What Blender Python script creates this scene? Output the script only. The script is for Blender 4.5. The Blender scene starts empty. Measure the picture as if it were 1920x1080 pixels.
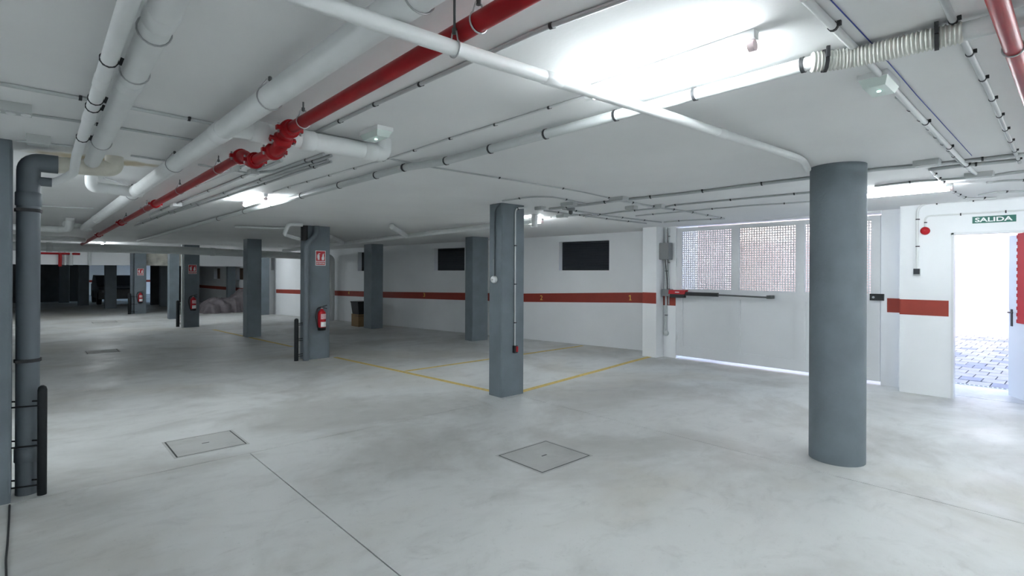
import bpy, math, random
from mathutils import Vector, Matrix, noise
random.seed(7)
S = bpy.context.scene
COL = S.collection

# ------------------------------------------------------------------ camera
FPX, PX, PY = 990.0, 960.0, 512.0          # focal length and principal point, 1920x1080
ROLL = math.radians(0.25)
YAW = math.atan((960 - 50) / FPX)
HC = 1.588
FW = Vector((math.sin(YAW), math.cos(YAW), 0)); RT = Vector((math.cos(YAW), -math.sin(YAW), 0)); UP = Vector((0, 0, 1))
CAMP = Vector((0, 0, HC))
cr, sr = math.cos(ROLL), math.sin(ROLL)
cx = RT * cr + UP * sr; cy = -RT * sr + UP * cr
cam = bpy.data.cameras.new('camera'); camo = bpy.data.objects.new('camera', cam); COL.objects.link(camo)
m = Matrix((cx, cy, -FW)).transposed().to_4x4(); m.translation = CAMP; camo.matrix_world = m
cam.sensor_width = 36; cam.lens = FPX / 1920 * 36; cam.shift_y = -(540 - PY) / 1920; cam.clip_start = 0.02; cam.clip_end = 300
S.camera = camo

# ------------------------------------------------------------------ world, sun, exposure
W = bpy.data.worlds.new('sky'); S.world = W; W.use_nodes = True
nt = W.node_tree; bg = nt.nodes['Background']
sky = nt.nodes.new('ShaderNodeTexSky'); sky.sky_type = 'NISHITA'; sky.sun_disc = False
sky.sun_elevation = math.radians(42); sky.sun_rotation = math.radians(250); sky.air_density = 1.0; sky.dust_density = 2.0
nt.links.new(sky.outputs[0], bg.inputs[0]); bg.inputs[1].default_value = 0.25
sun = bpy.data.lights.new('sun', 'SUN'); sun.energy = 1.6; sun.angle = math.radians(1.0); sun.color = (1, .95, .88)
suno = bpy.data.objects.new('sun', sun); COL.objects.link(suno)
suno.rotation_euler = Vector((0.70, 0.42, -0.62)).to_track_quat('-Z', 'Y').to_euler()
S.view_settings.view_transform = 'Standard'; S.view_settings.look = 'None'
S.view_settings.exposure = 2.22; S.view_settings.gamma = 1.0; S.view_settings.use_curve_mapping = False
LAMP = 27.5                                   # emission of the fluorescent tubes

# ------------------------------------------------------------------ measuring helpers (photograph pixel -> point on a real plane)
def ray(x, y):
    u, v = x - PX, -(y - PY)
    return FW * FPX + RT * (u * cr - v * sr) + UP * (u * sr + v * cr)
CE0, CES = 2.535, 0.0105
def ceil_z(Y): return CE0 - CES * Y
def on_ceiling(x, y, off=0.0):
    d = ray(x, y); t = (CE0 - off - HC) / (d.z + CES * d.y); return CAMP + d * t
def on_floor(x, y, z=0.0):
    d = ray(x, y); return CAMP + d * ((z - HC) / d.z)
def on_x(x, y, X): d = ray(x, y); return CAMP + d * (X / d.x)
def on_y(x, y, Y): d = ray(x, y); return CAMP + d * (Y / d.y)

# ------------------------------------------------------------------ materials
MATS = {}
def mat(name, col, rough=.6, metal=0.0, var=0.0, vscale=3.0, bump=0.0, bscale=60.0, spec=.5, emit=None, estr=0.0):
    if name in MATS: return MATS[name]
    M = bpy.data.materials.new(name); M.use_nodes = True
    t = M.node_tree; b = t.nodes['Principled BSDF']
    b.inputs['Base Color'].default_value = (*col, 1); b.inputs['Roughness'].default_value = rough
    b.inputs['Metallic'].default_value = metal; b.inputs['Specular IOR Level'].default_value = spec
    if emit: b.inputs['Emission Color'].default_value = (*emit, 1); b.inputs['Emission Strength'].default_value = estr
    if var or bump:
        g = t.nodes.new('ShaderNodeNewGeometry')
    if var:
        n = t.nodes.new('ShaderNodeTexNoise'); n.inputs['Scale'].default_value = vscale; n.inputs['Detail'].default_value = 6
        t.links.new(g.outputs['Position'], n.inputs['Vector'])
        r = t.nodes.new('ShaderNodeMapRange'); r.inputs[1].default_value = .3; r.inputs[2].default_value = .7
        r.inputs[3].default_value = 1 - var; r.inputs[4].default_value = 1 + var
        t.links.new(n.outputs[0], r.inputs[0])
        mx = t.nodes.new('ShaderNodeVectorMath'); mx.operation = 'SCALE'; mx.inputs[0].default_value = col
        t.links.new(r.outputs[0], mx.inputs['Scale']); t.links.new(mx.outputs[0], b.inputs['Base Color'])
    if bump:
        n2 = t.nodes.new('ShaderNodeTexNoise'); n2.inputs['Scale'].default_value = bscale; n2.inputs['Detail'].default_value = 4
        t.links.new(g.outputs['Position'], n2.inputs['Vector'])
        bp = t.nodes.new('ShaderNodeBump'); bp.inputs['Strength'].default_value = bump; bp.inputs['Distance'].default_value = .01
        t.links.new(n2.outputs[0], bp.inputs['Height']); t.links.new(bp.outputs[0], b.inputs['Normal'])
    MATS[name] = M
    return M
def concrete(name, base, dark, stain, r0, r1, warm):
    M = bpy.data.materials.new(name); M.use_nodes = True; t = M.node_tree; b = t.nodes['Principled BSDF']
    g = t.nodes.new('ShaderNodeNewGeometry')
    def nz(scale, detail, dist=0.0, stretch=None, rough=.6):
        src = g.outputs['Position']
        if stretch:
            mp = t.nodes.new('ShaderNodeMapping'); mp.inputs['Scale'].default_value = stretch; mp.inputs['Rotation'].default_value = (0, 0, .5)
            t.links.new(src, mp.inputs['Vector']); src = mp.outputs[0]
        n = t.nodes.new('ShaderNodeTexNoise'); n.inputs['Scale'].default_value = scale; n.inputs['Detail'].default_value = detail
        n.inputs['Distortion'].default_value = dist; n.inputs['Roughness'].default_value = rough
        t.links.new(src, n.inputs['Vector']); return n.outputs[0]
    def rng(s, a, c, lo, hi):
        r = t.nodes.new('ShaderNodeMapRange'); r.interpolation_type = 'SMOOTHSTEP'
        for i, v in enumerate((a, c, lo, hi)): r.inputs[i + 1].default_value = v
        t.links.new(s, r.inputs[0]); return r.outputs[0]
    def mix(fac, a, bb):
        x = t.nodes.new('ShaderNodeMix'); x.data_type = 'RGBA'
        t.links.new(fac, x.inputs['Factor'])
        for s, v in (('A', a), ('B', bb)):
            sock = [i for i in x.inputs if i.name == s and i.type == 'RGBA'][0]
            if isinstance(v, tuple): sock.default_value = (*v, 1)
            else: t.links.new(v, sock)
        return [o for o in x.outputs if o.type == 'RGBA'][0]
    c = mix(rng(nz(.55, 7, .6), .42, .62, 0, 1), base, dark)
    c = mix(rng(nz(1.1, 9, .5, (1, 2.0, 1)), .50, .74, 0, .36), c, stain)
    c = mix(rng(nz(.33, 4, .4), .5, .66, 0, .5), c, warm)
    c = mix(rng(nz(3.2, 10, .9, (1, 1.5, 1), .68), .50, .76, 0, .36), c, stain)
    c = mix(rng(nz(30, 6, 0, None, .7), .58, .74, 0, .40), c, stain)
    t.links.new(c, b.inputs['Base Color'])
    t.links.new(rng(nz(1.6, 8, 1.), .35, .65, r0, r1), b.inputs['Roughness'])
    bp = t.nodes.new('ShaderNodeBump'); bp.inputs['Strength'].default_value = .05; bp.inputs['Distance'].default_value = .01
    t.links.new(nz(25, 6), bp.inputs['Height']); t.links.new(bp.outputs[0], b.inputs['Normal'])
    b.inputs['Specular IOR Level'].default_value = .45
    return M
M_floor = concrete('smooth concrete', (.66, .675, .67), (.49, .495, .48), (.34, .345, .335), .38, .60, (.52, .495, .435))
M_cover = concrete('concrete cover', (.50, .51, .50), (.42, .425, .415), (.26, .26, .255), .6, .8, (.44, .42, .38))
M_joint = mat('dark joint', (.10, .10, .10), .9)
M_wall = mat('white wall paint', (.83, .85, .87), .75, var=.03, vscale=1.2, bump=.10, bscale=90)
M_ceil = mat('white ceiling paint', (.82, .83, .83), .8, var=.04, vscale=.9, bump=.06, bscale=50)
def ceiling_stain(M):
    t = M.node_tree; b = t.nodes['Principled BSDF']; src = b.inputs['Base Color'].links[0].from_socket
    g = t.nodes.new('ShaderNodeNewGeometry'); mp = t.nodes.new('ShaderNodeMapping'); mp.vector_type = 'POINT'
    mp.inputs['Location'].default_value = (-.42 / .5, -5.34 / .16, 0); mp.inputs['Scale'].default_value = (1 / .5, 1 / .16, 0)
    t.links.new(g.outputs['Position'], mp.inputs['Vector'])
    ln = t.nodes.new('ShaderNodeVectorMath'); ln.operation = 'LENGTH'; t.links.new(mp.outputs[0], ln.inputs[0])
    n = t.nodes.new('ShaderNodeTexNoise'); n.inputs['Scale'].default_value = 9; n.inputs['Detail'].default_value = 5; t.links.new(g.outputs['Position'], n.inputs['Vector'])
    ad = t.nodes.new('ShaderNodeMath'); ad.operation = 'ADD'; t.links.new(ln.outputs['Value'], ad.inputs[0]); t.links.new(n.outputs[0], ad.inputs[1])
    r = t.nodes.new('ShaderNodeMapRange'); r.interpolation_type = 'SMOOTHSTEP'
    for i, v in enumerate((.9, 1.6, .75, 0.0)): r.inputs[i + 1].default_value = v
    t.links.new(ad.outputs[0], r.inputs[0])
    x = t.nodes.new('ShaderNodeMix'); x.data_type = 'RGBA'; t.links.new(r.outputs[0], x.inputs['Factor'])
    A = [i for i in x.inputs if i.name == 'A' and i.type == 'RGBA'][0]; B = [i for i in x.inputs if i.name == 'B' and i.type == 'RGBA'][0]
    t.links.new(src, A); B.default_value = (.40, .30, .12, 1)
    t.links.new([o for o in x.outputs if o.type == 'RGBA'][0], b.inputs['Base Color'])
ceiling_stain(M_ceil)
M_stainwall = mat('stained plaster', (.60, .58, .52), .85, var=.25, vscale=5)
M_unlit = mat('unlit bay black', (.05, .055, .06), .9, var=.2, vscale=2)  # shade of the unlit far bays put into the wall colour
M_col = mat('grey column paint', (.155, .187, .213), .62, var=.10, vscale=4, bump=.22, bscale=45)
M_colpipe = mat('grey painted pipe', (.125, .15, .172), .5, var=.06, vscale=5)
M_pvc = mat('white pvc', (.76, .78, .78), .42, var=.03, vscale=6)
M_pvcw = mat('stained white pvc', (.66, .64, .56), .5, var=.16, vscale=7)
M_greypipe = mat('pale grey pvc', (.54, .57, .57), .4, var=.03, vscale=6)
M_cond = mat('grey conduit', (.50, .525, .53), .5)
M_condw = mat('white conduit', (.72, .74, .74), .5)
M_clip = mat('black clip', (.025, .027, .03), .6)
M_red = mat('red enamel pipe', (.30, .006, .010), .38, var=.10, vscale=9, spec=.22)
M_redl = mat('bright red', (.46, .014, .022), .42, spec=.25)
M_steel = mat('zinc steel', (.45, .46, .47), .35, .9)
M_dsteel = mat('dark hanger steel', (.12, .13, .13), .5, .6)
M_black = mat('black plastic', (.012, .013, .015), .5)
M_rubber = mat('black rubber', (.010, .013, .015), .45, spec=.25)
M_stripe = mat('brick red stripe paint', (.28, .034, .020), .6, var=.06, vscale=8)
M_yellow = mat('worn yellow line paint', (.62, .46, .14), .7, var=.22, vscale=18)
M_num = mat('yellow numeral paint', (.80, .52, .10), .6)
M_shut = mat('dark shutter', (.026, .031, .038), .35)
M_shutb = mat('brown shutter', (.10, .055, .03), .6)
M_plaster = mat('window reveal plaster', (.78, .74, .70), .8)
M_gate = mat('white gate enamel', (.72, .74, .76), .42, var=.02, vscale=2)
M_box = mat('grey junction box', (.52, .545, .54), .55)
M_gbox = mat('dark grey control box', (.20, .21, .22), .5)
M_white = mat('white plastic', (.82, .84, .84), .4)
M_lens = mat('frosted lens', (.70, .80, .76), .25)
M_led = mat('green led', (.3, .9, .6), .4, emit=(.5, 1, .8), estr=3)
M_tube = mat('lit fluorescent tube', (1, 1, 1), .3, emit=(.90, .965, 1.0), estr=LAMP)
M_pink = mat('pink tube end', (.95, .78, .80), .4)
M_green = mat('green exit sign', (.01, .12, .09), .5)
M_paint_w = mat('white print', (.88, .90, .90), .5)
M_signred = mat('red sign', (.48, .02, .03), .5)
M_paver = mat('grey paver', (.46, .43, .42), .8, var=.16, vscale=4)
M_paver2 = mat('blue grey paver', (.31, .31, .36), .8, var=.16, vscale=4)
M_brickred = mat('facade pink render', (.70, .56, .52), .85, var=.12, vscale=1.2)
M_ext = mat('white outdoor render', (.82, .82, .84), .85)
M_tarp = mat('mauve grey tarpaulin', (.165, .145, .157), .6, var=.18, vscale=5)
M_card = mat('brown cardboard', (.24, .15, .07), .8)
M_carp = mat('dark car paint', (.012, .013, .016), .25)
M_glass = mat('dark glass', (.01, .012, .014), .1)
M_blue = mat('blue wire', (.03, .06, .35), .5)
M_hose = mat('corrugated hose', (.66, .67, .62), .5)
M_sun_block = mat('sun block render', (.7, .68, .65), .9)  # for the unseen block that shades the yard

# ------------------------------------------------------------------ mesh helpers
class MB:
    def __init__(s): s.v = []; s.f = []; s.sm = []
    def add(s, vs, fs, smooth=False):
        o = len(s.v); s.v += [Vector(v) for v in vs]
        for f in fs: s.f.append(tuple(i + o for i in f)); s.sm.append(smooth)
        return s
    def box(s, a, b):
        (x0, y0, z0), (x1, y1, z1) = a, b
        return s.hexa([(x0,y0,z0),(x1,y0,z0),(x1,y1,z0),(x0,y1,z0),(x0,y0,z1),(x1,y0,z1),(x1,y1,z1),(x0,y1,z1)])
    def hexa(s, p):
        return s.add(p, [(3,2,1,0),(4,5,6,7),(0,1,5,4),(1,2,6,5),(2,3,7,6),(3,0,4,7)])
    def obox(s, c, ax, ay, az):           # centre and three half-axis vectors
        c, ax, ay, az = Vector(c), Vector(ax), Vector(ay), Vector(az)
        return s.hexa([c-ax-ay-az, c+ax-ay-az, c+ax+ay-az, c-ax+ay-az, c-ax-ay+az, c+ax-ay+az, c+ax+ay+az, c-ax+ay+az])
    def prism(s, poly, z0, z1):
        n = len(poly)
        return s.add([(x, y, z0) for x, y in poly] + [(x, y, z1) for x, y in poly],
                     [tuple(range(n - 1, -1, -1)), tuple(range(n, 2 * n))] + [(i, (i + 1) % n, n + (i + 1) % n, n + i) for i in range(n)])
    def tube(s, pts, r, n=12, cap=True):
        pts = [Vector(p) for p in pts]
        rs = r if isinstance(r, (list, tuple)) else [r] * len(pts)
        t0 = (pts[1] - pts[0]).normalized()
        ref = Vector((0, 0, 1)) if abs(t0.z) < .9 else Vector((1, 0, 0))
        nrm = (ref - t0 * ref.dot(t0)).normalized()
        vs, fs = [], []
        for i, p in enumerate(pts):
            if i == 0: t = t0
            elif i == len(pts) - 1: t = (p - pts[i - 1]).normalized()
            else:
                a, b = (p - pts[i - 1]), (pts[i + 1] - p)
                t = (a.normalized() + b.normalized()).normalized() if a.length > 1e-9 and b.length > 1e-9 else t0
            nrm = (nrm - t * nrm.dot(t)).normalized(); bn = t.cross(nrm)
            for k in range(n):
                an = 2 * math.pi * k / n
                vs.append(p + (nrm * math.cos(an) + bn * math.sin(an)) * rs[i])
        for i in range(len(pts) - 1):
            for k in range(n):
                a, b = i * n + k, i * n + (k + 1) % n
                fs.append((a, b, b + n, a + n))
        s.add(vs, fs, True)
        if cap:
            L = len(pts) - 1
            s.add(vs[:n], [tuple(range(n - 1, -1, -1))]); s.add(vs[L * n:], [tuple(range(n))])
        return s
    def lathe(s, c, axis, prof, n=20):      # prof: (distance along axis, radius)
        c, axis = Vector(c), Vector(axis).normalized()
        return s.tube([c + axis * (d + 1e-5 * i) for i, (d, r) in enumerate(prof)], [max(r, 1e-4) for d, r in prof], n)
    def build(s, name, material, parent=None):
        lo = Vector([min(v[i] for v in s.v) for i in range(3)]); hi = Vector([max(v[i] for v in s.v) for i in range(3)])
        org = Vector(((lo.x + hi.x) / 2, (lo.y + hi.y) / 2, lo.z))
        me = bpy.data.meshes.new(name); me.from_pydata([v - org for v in s.v], [], s.f)
        me.polygons.foreach_set('use_smooth', s.sm); me.materials.append(material); me.update()
        o = bpy.data.objects.new(name, me); COL.objects.link(o)
        o['world_origin'] = list(org)
        if parent is not None:
            o.parent = parent; o.location = org - Vector(parent['world_origin'])
        else: o.location = org
        return o
def tag(o, label, cat, group=None):
    o['label'] = label; o['category'] = cat
    if group: o['group'] = group
    return o
def struct(o): o['kind'] = 'structure'; return o
def thing(name, label, cat, loc, group=None):
    o = bpy.data.objects.new(name, None); COL.objects.link(o); o.location = loc; o.empty_display_size = .1
    o['world_origin'] = list(loc)
    return tag(o, label, cat, group)
def fillet(pts, rad, n=5):
    pts = [Vector(p) for p in pts]; out = [pts[0]]
    for i in range(1, len(pts) - 1):
        a, b, c = pts[i - 1], pts[i], pts[i + 1]
        d = min(rad, (a - b).length * .45, (c - b).length * .45)
        p, q = b + (a - b).normalized() * d, b + (c - b).normalized() * d
        for k in range(n + 1):
            t = k / n; out.append(p * (1 - t) ** 2 + b * 2 * t * (1 - t) + q * t * t)
    out.append(pts[-1]); return out
def at_len(pts, d):
    for a, b in zip(pts, pts[1:]):
        L = (b - a).length
        if d <= L: return a + (b - a) * (d / L), (b - a).normalized()
        d -= L
    return pts[-1], (pts[-1] - pts[-2]).normalized()
def plen(pts): return sum((b - a).length for a, b in zip(pts, pts[1:]))
def clip(parent, p, t, r, nub=Vector((0, 0, 1)), m=None, w=.007):
    mb = MB().tube([p - t * w, p + t * w], r * 1.13 + .0012, 10)
    nb = nub - t * nub.dot(t)
    if nb.length > .1:
        nb.normalize(); sd = t.cross(nb)
        mb.obox(p + sd * (r * 1.15 + .004) + nb * r * .5, t * w * .9, sd * .006, nb * (r * .45 + .003))
    return mb.build('clip', m or M_clip, parent)
def conduit(name, label, pts, r, material, spacing=.75, cat='conduit', rad=.08, nub=(0, 0, 1), part='tube', group=None, n=10, start=.3):
    pts = fillet(pts, rad)
    p0 = min(pts, key=lambda p: p.z)
    e = thing(name, label, cat, (pts[0].x, pts[0].y, p0.z - r), group)
    MB().tube(pts, r, n).build(part, material, e)
    if spacing:
        L = plen(pts); d = start
        while d < L - .1:
            p, t = at_len(pts, d); clip(e, p, t, r, Vector(nub)); d += spacing
    return e
def wall_mesh(A, B, z0, z1, th, openings=(), side=1):
    """solid wall from A to B, thickness th to one side, with rectangular openings (s0,s1,z0,z1)"""
    A, B = Vector((*A, 0)), Vector((*B, 0)); L = (B - A).length; d = (B - A) / L; nn = Vector((-d.y, d.x, 0)) * side
    ss = sorted({0, L, *[v for o in openings for v in o[:2]]}); zs = sorted({z0, z1, *[v for o in openings for v in o[2:]]})
    mb = MB()
    for a, b in zip(ss, ss[1:]):
        for c, e in zip(zs, zs[1:]):
            if any(o[0] - 1e-6 <= a and b <= o[1] + 1e-6 and o[2] - 1e-6 <= c and e <= o[3] + 1e-6 for o in openings): continue
            p = [A + d * a, A + d * b, A + d * b + nn * th, A + d * a + nn * th]
            mb.hexa([q + UP * c for q in p] + [q + UP * e for q in p])
    return mb

# ================================================================== THE SETTING
XL, YB, YF, XW, XG = -6.0, -5.0, 24.4, 8.75, 9.03
YE = 45.0
# floor: sub-base with separate slabs, sawn joints between them
fl = struct(MB().box((XL, YB, -.2), (10.6, YE, -.012)).build('floor', M_joint))
g = .0042
def slab(poly):
    return MB().prism(poly, -.012, 0.0).build('floor_slab', M_floor, fl)
JX1, JX2, JY = 1.445, 4.70, 4.96
slab([(XL, YB), (JX1 - g, YB), (JX1 - g, JY - g), (XL, JY - g)])
slab([(JX1 + g, YB), (JX2 - g, YB), (JX2 - g, JY - g), (JX1 + g, JY - g)])
slab([(JX2 + g, YB), (8.97, YB), (9.1, 5.6), (10.6, 5.6), (10.6, YF), (XL, YF), (XL, JY + g), (JX2 + g, JY + g)])
slab([(XL, YF + .01), (10.6, YF + .01), (10.6, YE), (XL, YE)])
# ceiling (slopes gently like the slab) and an unseen block added to cast shadow outdoors
def cz(y): return ceil_z(y)
# the slab ends at the outer face of the gate wall
ce = MB(); ce.hexa([(XL-.3, YB-.3, cz(YB-.3)), (9.25, YB-.3, cz(YB-.3)), (9.25, 5.7, cz(5.7)), (XL-.3, 5.7, cz(5.7)),
                    (XL-.3, YB-.3, 2.95), (9.25, YB-.3, 2.95), (9.25, 5.7, 2.95), (XL-.3, 5.7, 2.95)])
ce.hexa([(XL-.3, 5.7, cz(5.7)), (10.0, 5.7, cz(5.7)), (10.0, YE, cz(YE)), (XL-.3, YE, cz(YE)),
         (XL-.3, 5.7, 2.95), (10.0, 5.7, 2.95), (10.0, YE, 2.95), (XL-.3, YE, 2.95)])
struct(ce.build('ceiling', M_ceil))
up_ = MB()
prof_ = [(-14, 10.5), (-4.7, 10.5), (-3.2, 9.7), (YE, 9.7)]  # sloped top shaped for the diagonal shadow on the outside wall
for (ya_, za_), (yb_, zb_) in zip(prof_, prof_[1:]):
    up_.hexa([(XL-.3, ya_, 2.96), (9.25, ya_, 2.96), (9.25, yb_, 2.96), (XL-.3, yb_, 2.96), (XL-.3, ya_, za_), (9.25, ya_, za_), (9.25, yb_, zb_), (XL-.3, yb_, zb_)])
struct(up_.build('wall_sun_block', M_sun_block))
# walls out of sight behind and left of the camera
struct(wall_mesh((XL, YB), (XL, YE), 0, 2.7, .2, side=1).build('wall_left', M_wall))
struct(wall_mesh((XL, YB), (9.2, YB), 0, 2.7, .2, side=-1).build('wall_back', M_wall))
struct(wall_mesh((XL, YE), (10.6, YE), 0, 2.7, .2, side=1).build('wall_far', M_wall))
# exit wall (right) with the doorway
DY0, DY1, DZ = 0.28, 1.175, 2.13
L0 = 1.72
struct(wall_mesh((XW, L0), (XW, YB), 0, 2.7, .2, [(L0 - DY1, L0 - DY0, 0, DZ)], side=1).build('wall_right', M_wall))
# gate opening: right jamb, left jamb, pilaster
struct(MB().box((XG + .02, 1.72, 0), (XG + .25, 2.0, 2.7)).build('wall_gate_jamb', M_wall))
struct(MB().box((XG - .02, 5.235, 0), (XG + .25, 5.56, 2.7)).build('wall_gate_jamb', M_wall))
struct(MB().box((8.76, 5.50, 0), (9.75, 5.80, 2.7)).build('wall_pilaster', M_wall))
# window wall, running obliquely away
WA, WB, WC = Vector((9.45, 5.8, 0)), Vector((6.87, 21.07, 0)), Vector((6.62, 32.0, 0))
def wall_frame(A, B):
    d = (B - A).normalized(); return d, Vector((d.y, -d.x, 0))   # direction, outward normal (away from the garage)
WD, WN = wall_frame(WA, WB)
def on_w(x, y, A=WA, N=WN, D=WD):
    r = ray(x, y); t = (A - CAMP).dot(N) / r.dot(N); p = CAMP + r * t
    return (p - A).dot(D), p.z
def wspan(xa, ya, xb, yb):
    s0, z0 = on_w(xa, ya); s1, z1 = on_w(xb, yb); return min(s0, s1), max(s0, s1), min(z0, z1), max(z0, z1)
w1 = wspan(1048, 452, 1142, 507); w1 = (w1[0], w1[1], 1.655, 2.31)
w2 = wspan(814, 466, 871, 507); w2 = (w2[0], w2[1], 1.65, 2.26)
s3, _ = on_w(671, 480); w3 = (s3 - 1.25, s3, 1.635, 2.23)
s4, _ = on_w(502, 490); w4 = (s4 - .45, s4 - .02, 1.66, 2.19)
WIN = [w1, w2, w3, w4]
struct(wall_mesh(WA.xy, WB.xy, 0, 2.6, .28, WIN, side=-1).build('wall_windows', M_wall))
WD2, WN2 = wall_frame(WB, WC)
w5 = (3.2, 4.2, 1.25, 1.75); w6 = (6.6, 7.6, 1.25, 1.75)
struct(wall_mesh(WB.xy, WC.xy, 0, 2.5, .28, [w5, w6], side=-1).build('wall_windows', M_wall))
struct(MB().box((6.62 - 1.9, 32.0, 0), (7.2, 32.25, 2.5)).build('wall_return', M_unlit))  # black colour stands in for the unlit bay
def window(i, A, D, N, o, mslat, open_=0):
    s0, s1, z0, z1 = o
    fr = MB(); dep = .17; P = lambda s, z, dd: A + D * s + N * dd + UP * z
    for a, b, c, e in ((s0, s1, z0, z0 + .03), (s0, s1, z1 - .03, z1), (s0, s0 + .03, z0, z1), (s1 - .03, s1, z0, z1)):
        p = [P(a, 0, dep - .02), P(b, 0, dep - .02), P(b, 0, dep + .04), P(a, 0, dep + .04)]
        fr.hexa([q + UP * c for q in p] + [q + UP * e for q in p])
    f = struct(fr.build('window_%d' % i, mslat))
    n = 11; h = (z1 - z0 - .06) / n
    for k in range(n):
        zc = z0 + .03 + h * (k + .5)
        c = (P(s0, zc, dep) + P(s1, zc, dep)) / 2
        tilt = (UP * .86 + N * .5).normalized()
        MB().obox(c, D * ((s1 - s0) / 2 - .03), tilt * (h * .55), tilt.cross(D).normalized() * .004).build('slat', mslat, f)
    return f
for i, o in enumerate(WIN): window(i + 1, WA, WD, WN, o, M_shut if i < 3 else M_shutb)
window(5, WB, WD2, WN2, w5, M_shutb); window(6, WB, WD2, WN2, w6, M_shutb)
# low beam across the far end, dark bays behind it
bm = struct(MB().box((XL, YF, 1.815), (2.98, YF + .3, 2.5)).build('wall_beam', M_wall))
struct(MB().box((2.98, YF, 1.815), (4.6, YF + .3, 2.5)).build('wall_beam_stained', M_stainwall))
struct(MB().box((4.6, YF, 1.815), (6.9, YF + .3, 2.5)).build('wall_beam', M_wall))
struct(MB().box((XL, 36.0, 0), (2.35, 36.3, 2.3)).build('wall_unlit_panel', M_unlit))  # black panels added to stand in for unlit depth
struct(MB().box((4.35, 30.0, 0), (4.85, 30.3, 2.3)).build('wall_unlit_panel', M_unlit))
# painted stripe on the walls
tn = [0]
def trim(mb, m=M_stripe): tn[0] += 1; return struct(mb.build('trim_%d' % tn[0], m))
def strip(pairs):                       # pairs: (bottom, top) points, given 4 mm thickness toward the room
    mb = MB()
    for (a, b, n), (c, d, _) in zip(pairs, pairs[1:]):
        mb.hexa([a, c, c - n * .004, a - n * .004, b, d, d - n * .004, b - n * .004])
    return mb
prof = [(0.02, .985, 1.203), (.55, .98, 1.195), (3.5, .890, 1.092), (8.8, .825, 1.003), (15.1, .797, .938)]
def wpt(s, z): return WA + WD * s + UP * z
trim(strip([(wpt(s, a), wpt(s, b), WN) for s, a, b in prof]))
def w2pt(s, z): return WB + WD2 * s + UP * z
trim(strip([(w2pt(s, .76), w2pt(s, .90), WN2) for s in (0.4, 10.8)]), M_stripe)
trim(MB().box((8.756, 5.50, 1.02), (8.76, 5.80, 1.228)))
trim(MB().box((9.006, 5.24, .985), (9.01, 5.50, 1.205)))
trim(MB().box((XG + .016, 1.72, on_x(1675, 586, XG).z), (XG + .02, 1.925, on_x(1675, 559.5, XG).z)))
trim(MB().box((XW - .004, 1.20, 1.052), (XW, 1.72, 1.256)))

# text helper: flat lettering as thin solid mesh
def lettering(name, txt, origin, xdir, updir, height, width, material, parent=None, bold=0.0):
    cu = bpy.data.curves.new('t', 'FONT'); cu.body = txt; cu.size = 1; cu.extrude = 0.004; cu.offset = bold; cu.resolution_u = 3
    ob = bpy.data.objects.new('t', cu); COL.objects.link(ob); bpy.context.view_layer.update()
    me = bpy.data.meshes.new_from_object(ob.evaluated_get(bpy.context.evaluated_depsgraph_get()))
    vs = [v.co.copy() for v in me.vertices]; fs = [tuple(p.vertices) for p in me.polygons]
    bpy.data.objects.remove(ob); bpy.data.curves.remove(cu); bpy.data.meshes.remove(me)
    lo = Vector([min(v[i] for v in vs) for i in range(3)]); hi = Vector([max(v[i] for v in vs) for i in range(3)])
    xdir, updir = Vector(xdir), Vector(updir); nd = xdir.cross(updir)
    sx, sy = width / (hi.x - lo.x), height / (hi.y - lo.y)
    return MB().add([Vector(origin) + xdir * ((v.x - lo.x) * sx) + updir * ((v.y - lo.y) * sy) + nd * (v.z * .3) for v in vs], fs).build(name, material, parent)

# bay numbers on the stripe
for tx, px, py, lab in (('1', 1182, 558, 'yellow painted number on the red stripe right of the nearest window'), ('2', 1013, 558, 'yellow painted number on the red stripe just right of the push button column'),
                        ('3', 794, 553, 'dim yellow number on the red stripe left of the middle window'), ('4', 653, 549, 'dimmest yellow number on the red stripe above the cardboard box')):
    s, z = on_w(px, py)
    if tx == '1':                        # stem, flag and foot
        c = wpt(s, z) - WN * .006; nb_ = MB().obox(c, WD * .009, WN * .002, UP * .055)
        nb_.obox(c + WD * .018 + UP * .038, WD * .016 - UP * .009, WN * .0018, UP * .008); nb_.obox(c - UP * .05, WD * .026, WN * .0018, UP * .006)
        o = nb_.build('bay_number', M_num)
    else: o = lettering('bay_number', tx, wpt(s, z - .055) - WN * .006, -WD, UP, .11, .07, M_num)
    tag(o, lab, 'number', 'bay numbers')

# ================================================================== DAYLIGHT OUTSIDE
struct(MB().box((8.97, -14, -.25), (10.7, 5.6, -.012)).build('ground_apron', M_joint))
gr = struct(MB().box((10.7, -14, -.25), (26, 40, -.05)).build('ground_outside', M_joint))
# concrete threshold apron and pavers
MB().prism([(8.97, -14), (10.0, -14), (10.0, 5.5), (9.1, 5.5)], -.012, -.002).build('apron_slab', M_floor, fl)
pav = struct(MB().box((10.12, -6, -.05), (19.0, 8.0, -.03)).build('ground_paving', M_joint))
random.seed(3)
cnt = 0
for i in range(24):
    x0 = 10.14 + i * .36
    if x0 > 18.3: break
    for j in range(24):
        y0 = -1.4 + j * .26 + (.13 if i % 2 else 0)
        yc = y0 + .12; xc = x0 + .17
        # keep what the doorway shows
        a = (xc * .25 / 8.75) - .25; b = (xc * 1.175 / 8.75) + .35
        if not (a < yc < b): continue
        dz = random.uniform(-.003, .003); cnt += 1
        MB().box((x0, y0, -.03), (x0 + .345, y0 + .245, dz)).build('paver', M_paver2 if random.random() < .18 else M_paver, pav)
MB().box((10.15, -6, -.03), (18.5, -1.4, 0)).build('paving_field', M_paver, pav)['kind'] = 'stuff'
MB().box((10.15, 3.3, -.03), (18.5, 8.0, 0)).build('paving_field', M_paver, pav)['kind'] = 'stuff'
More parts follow.
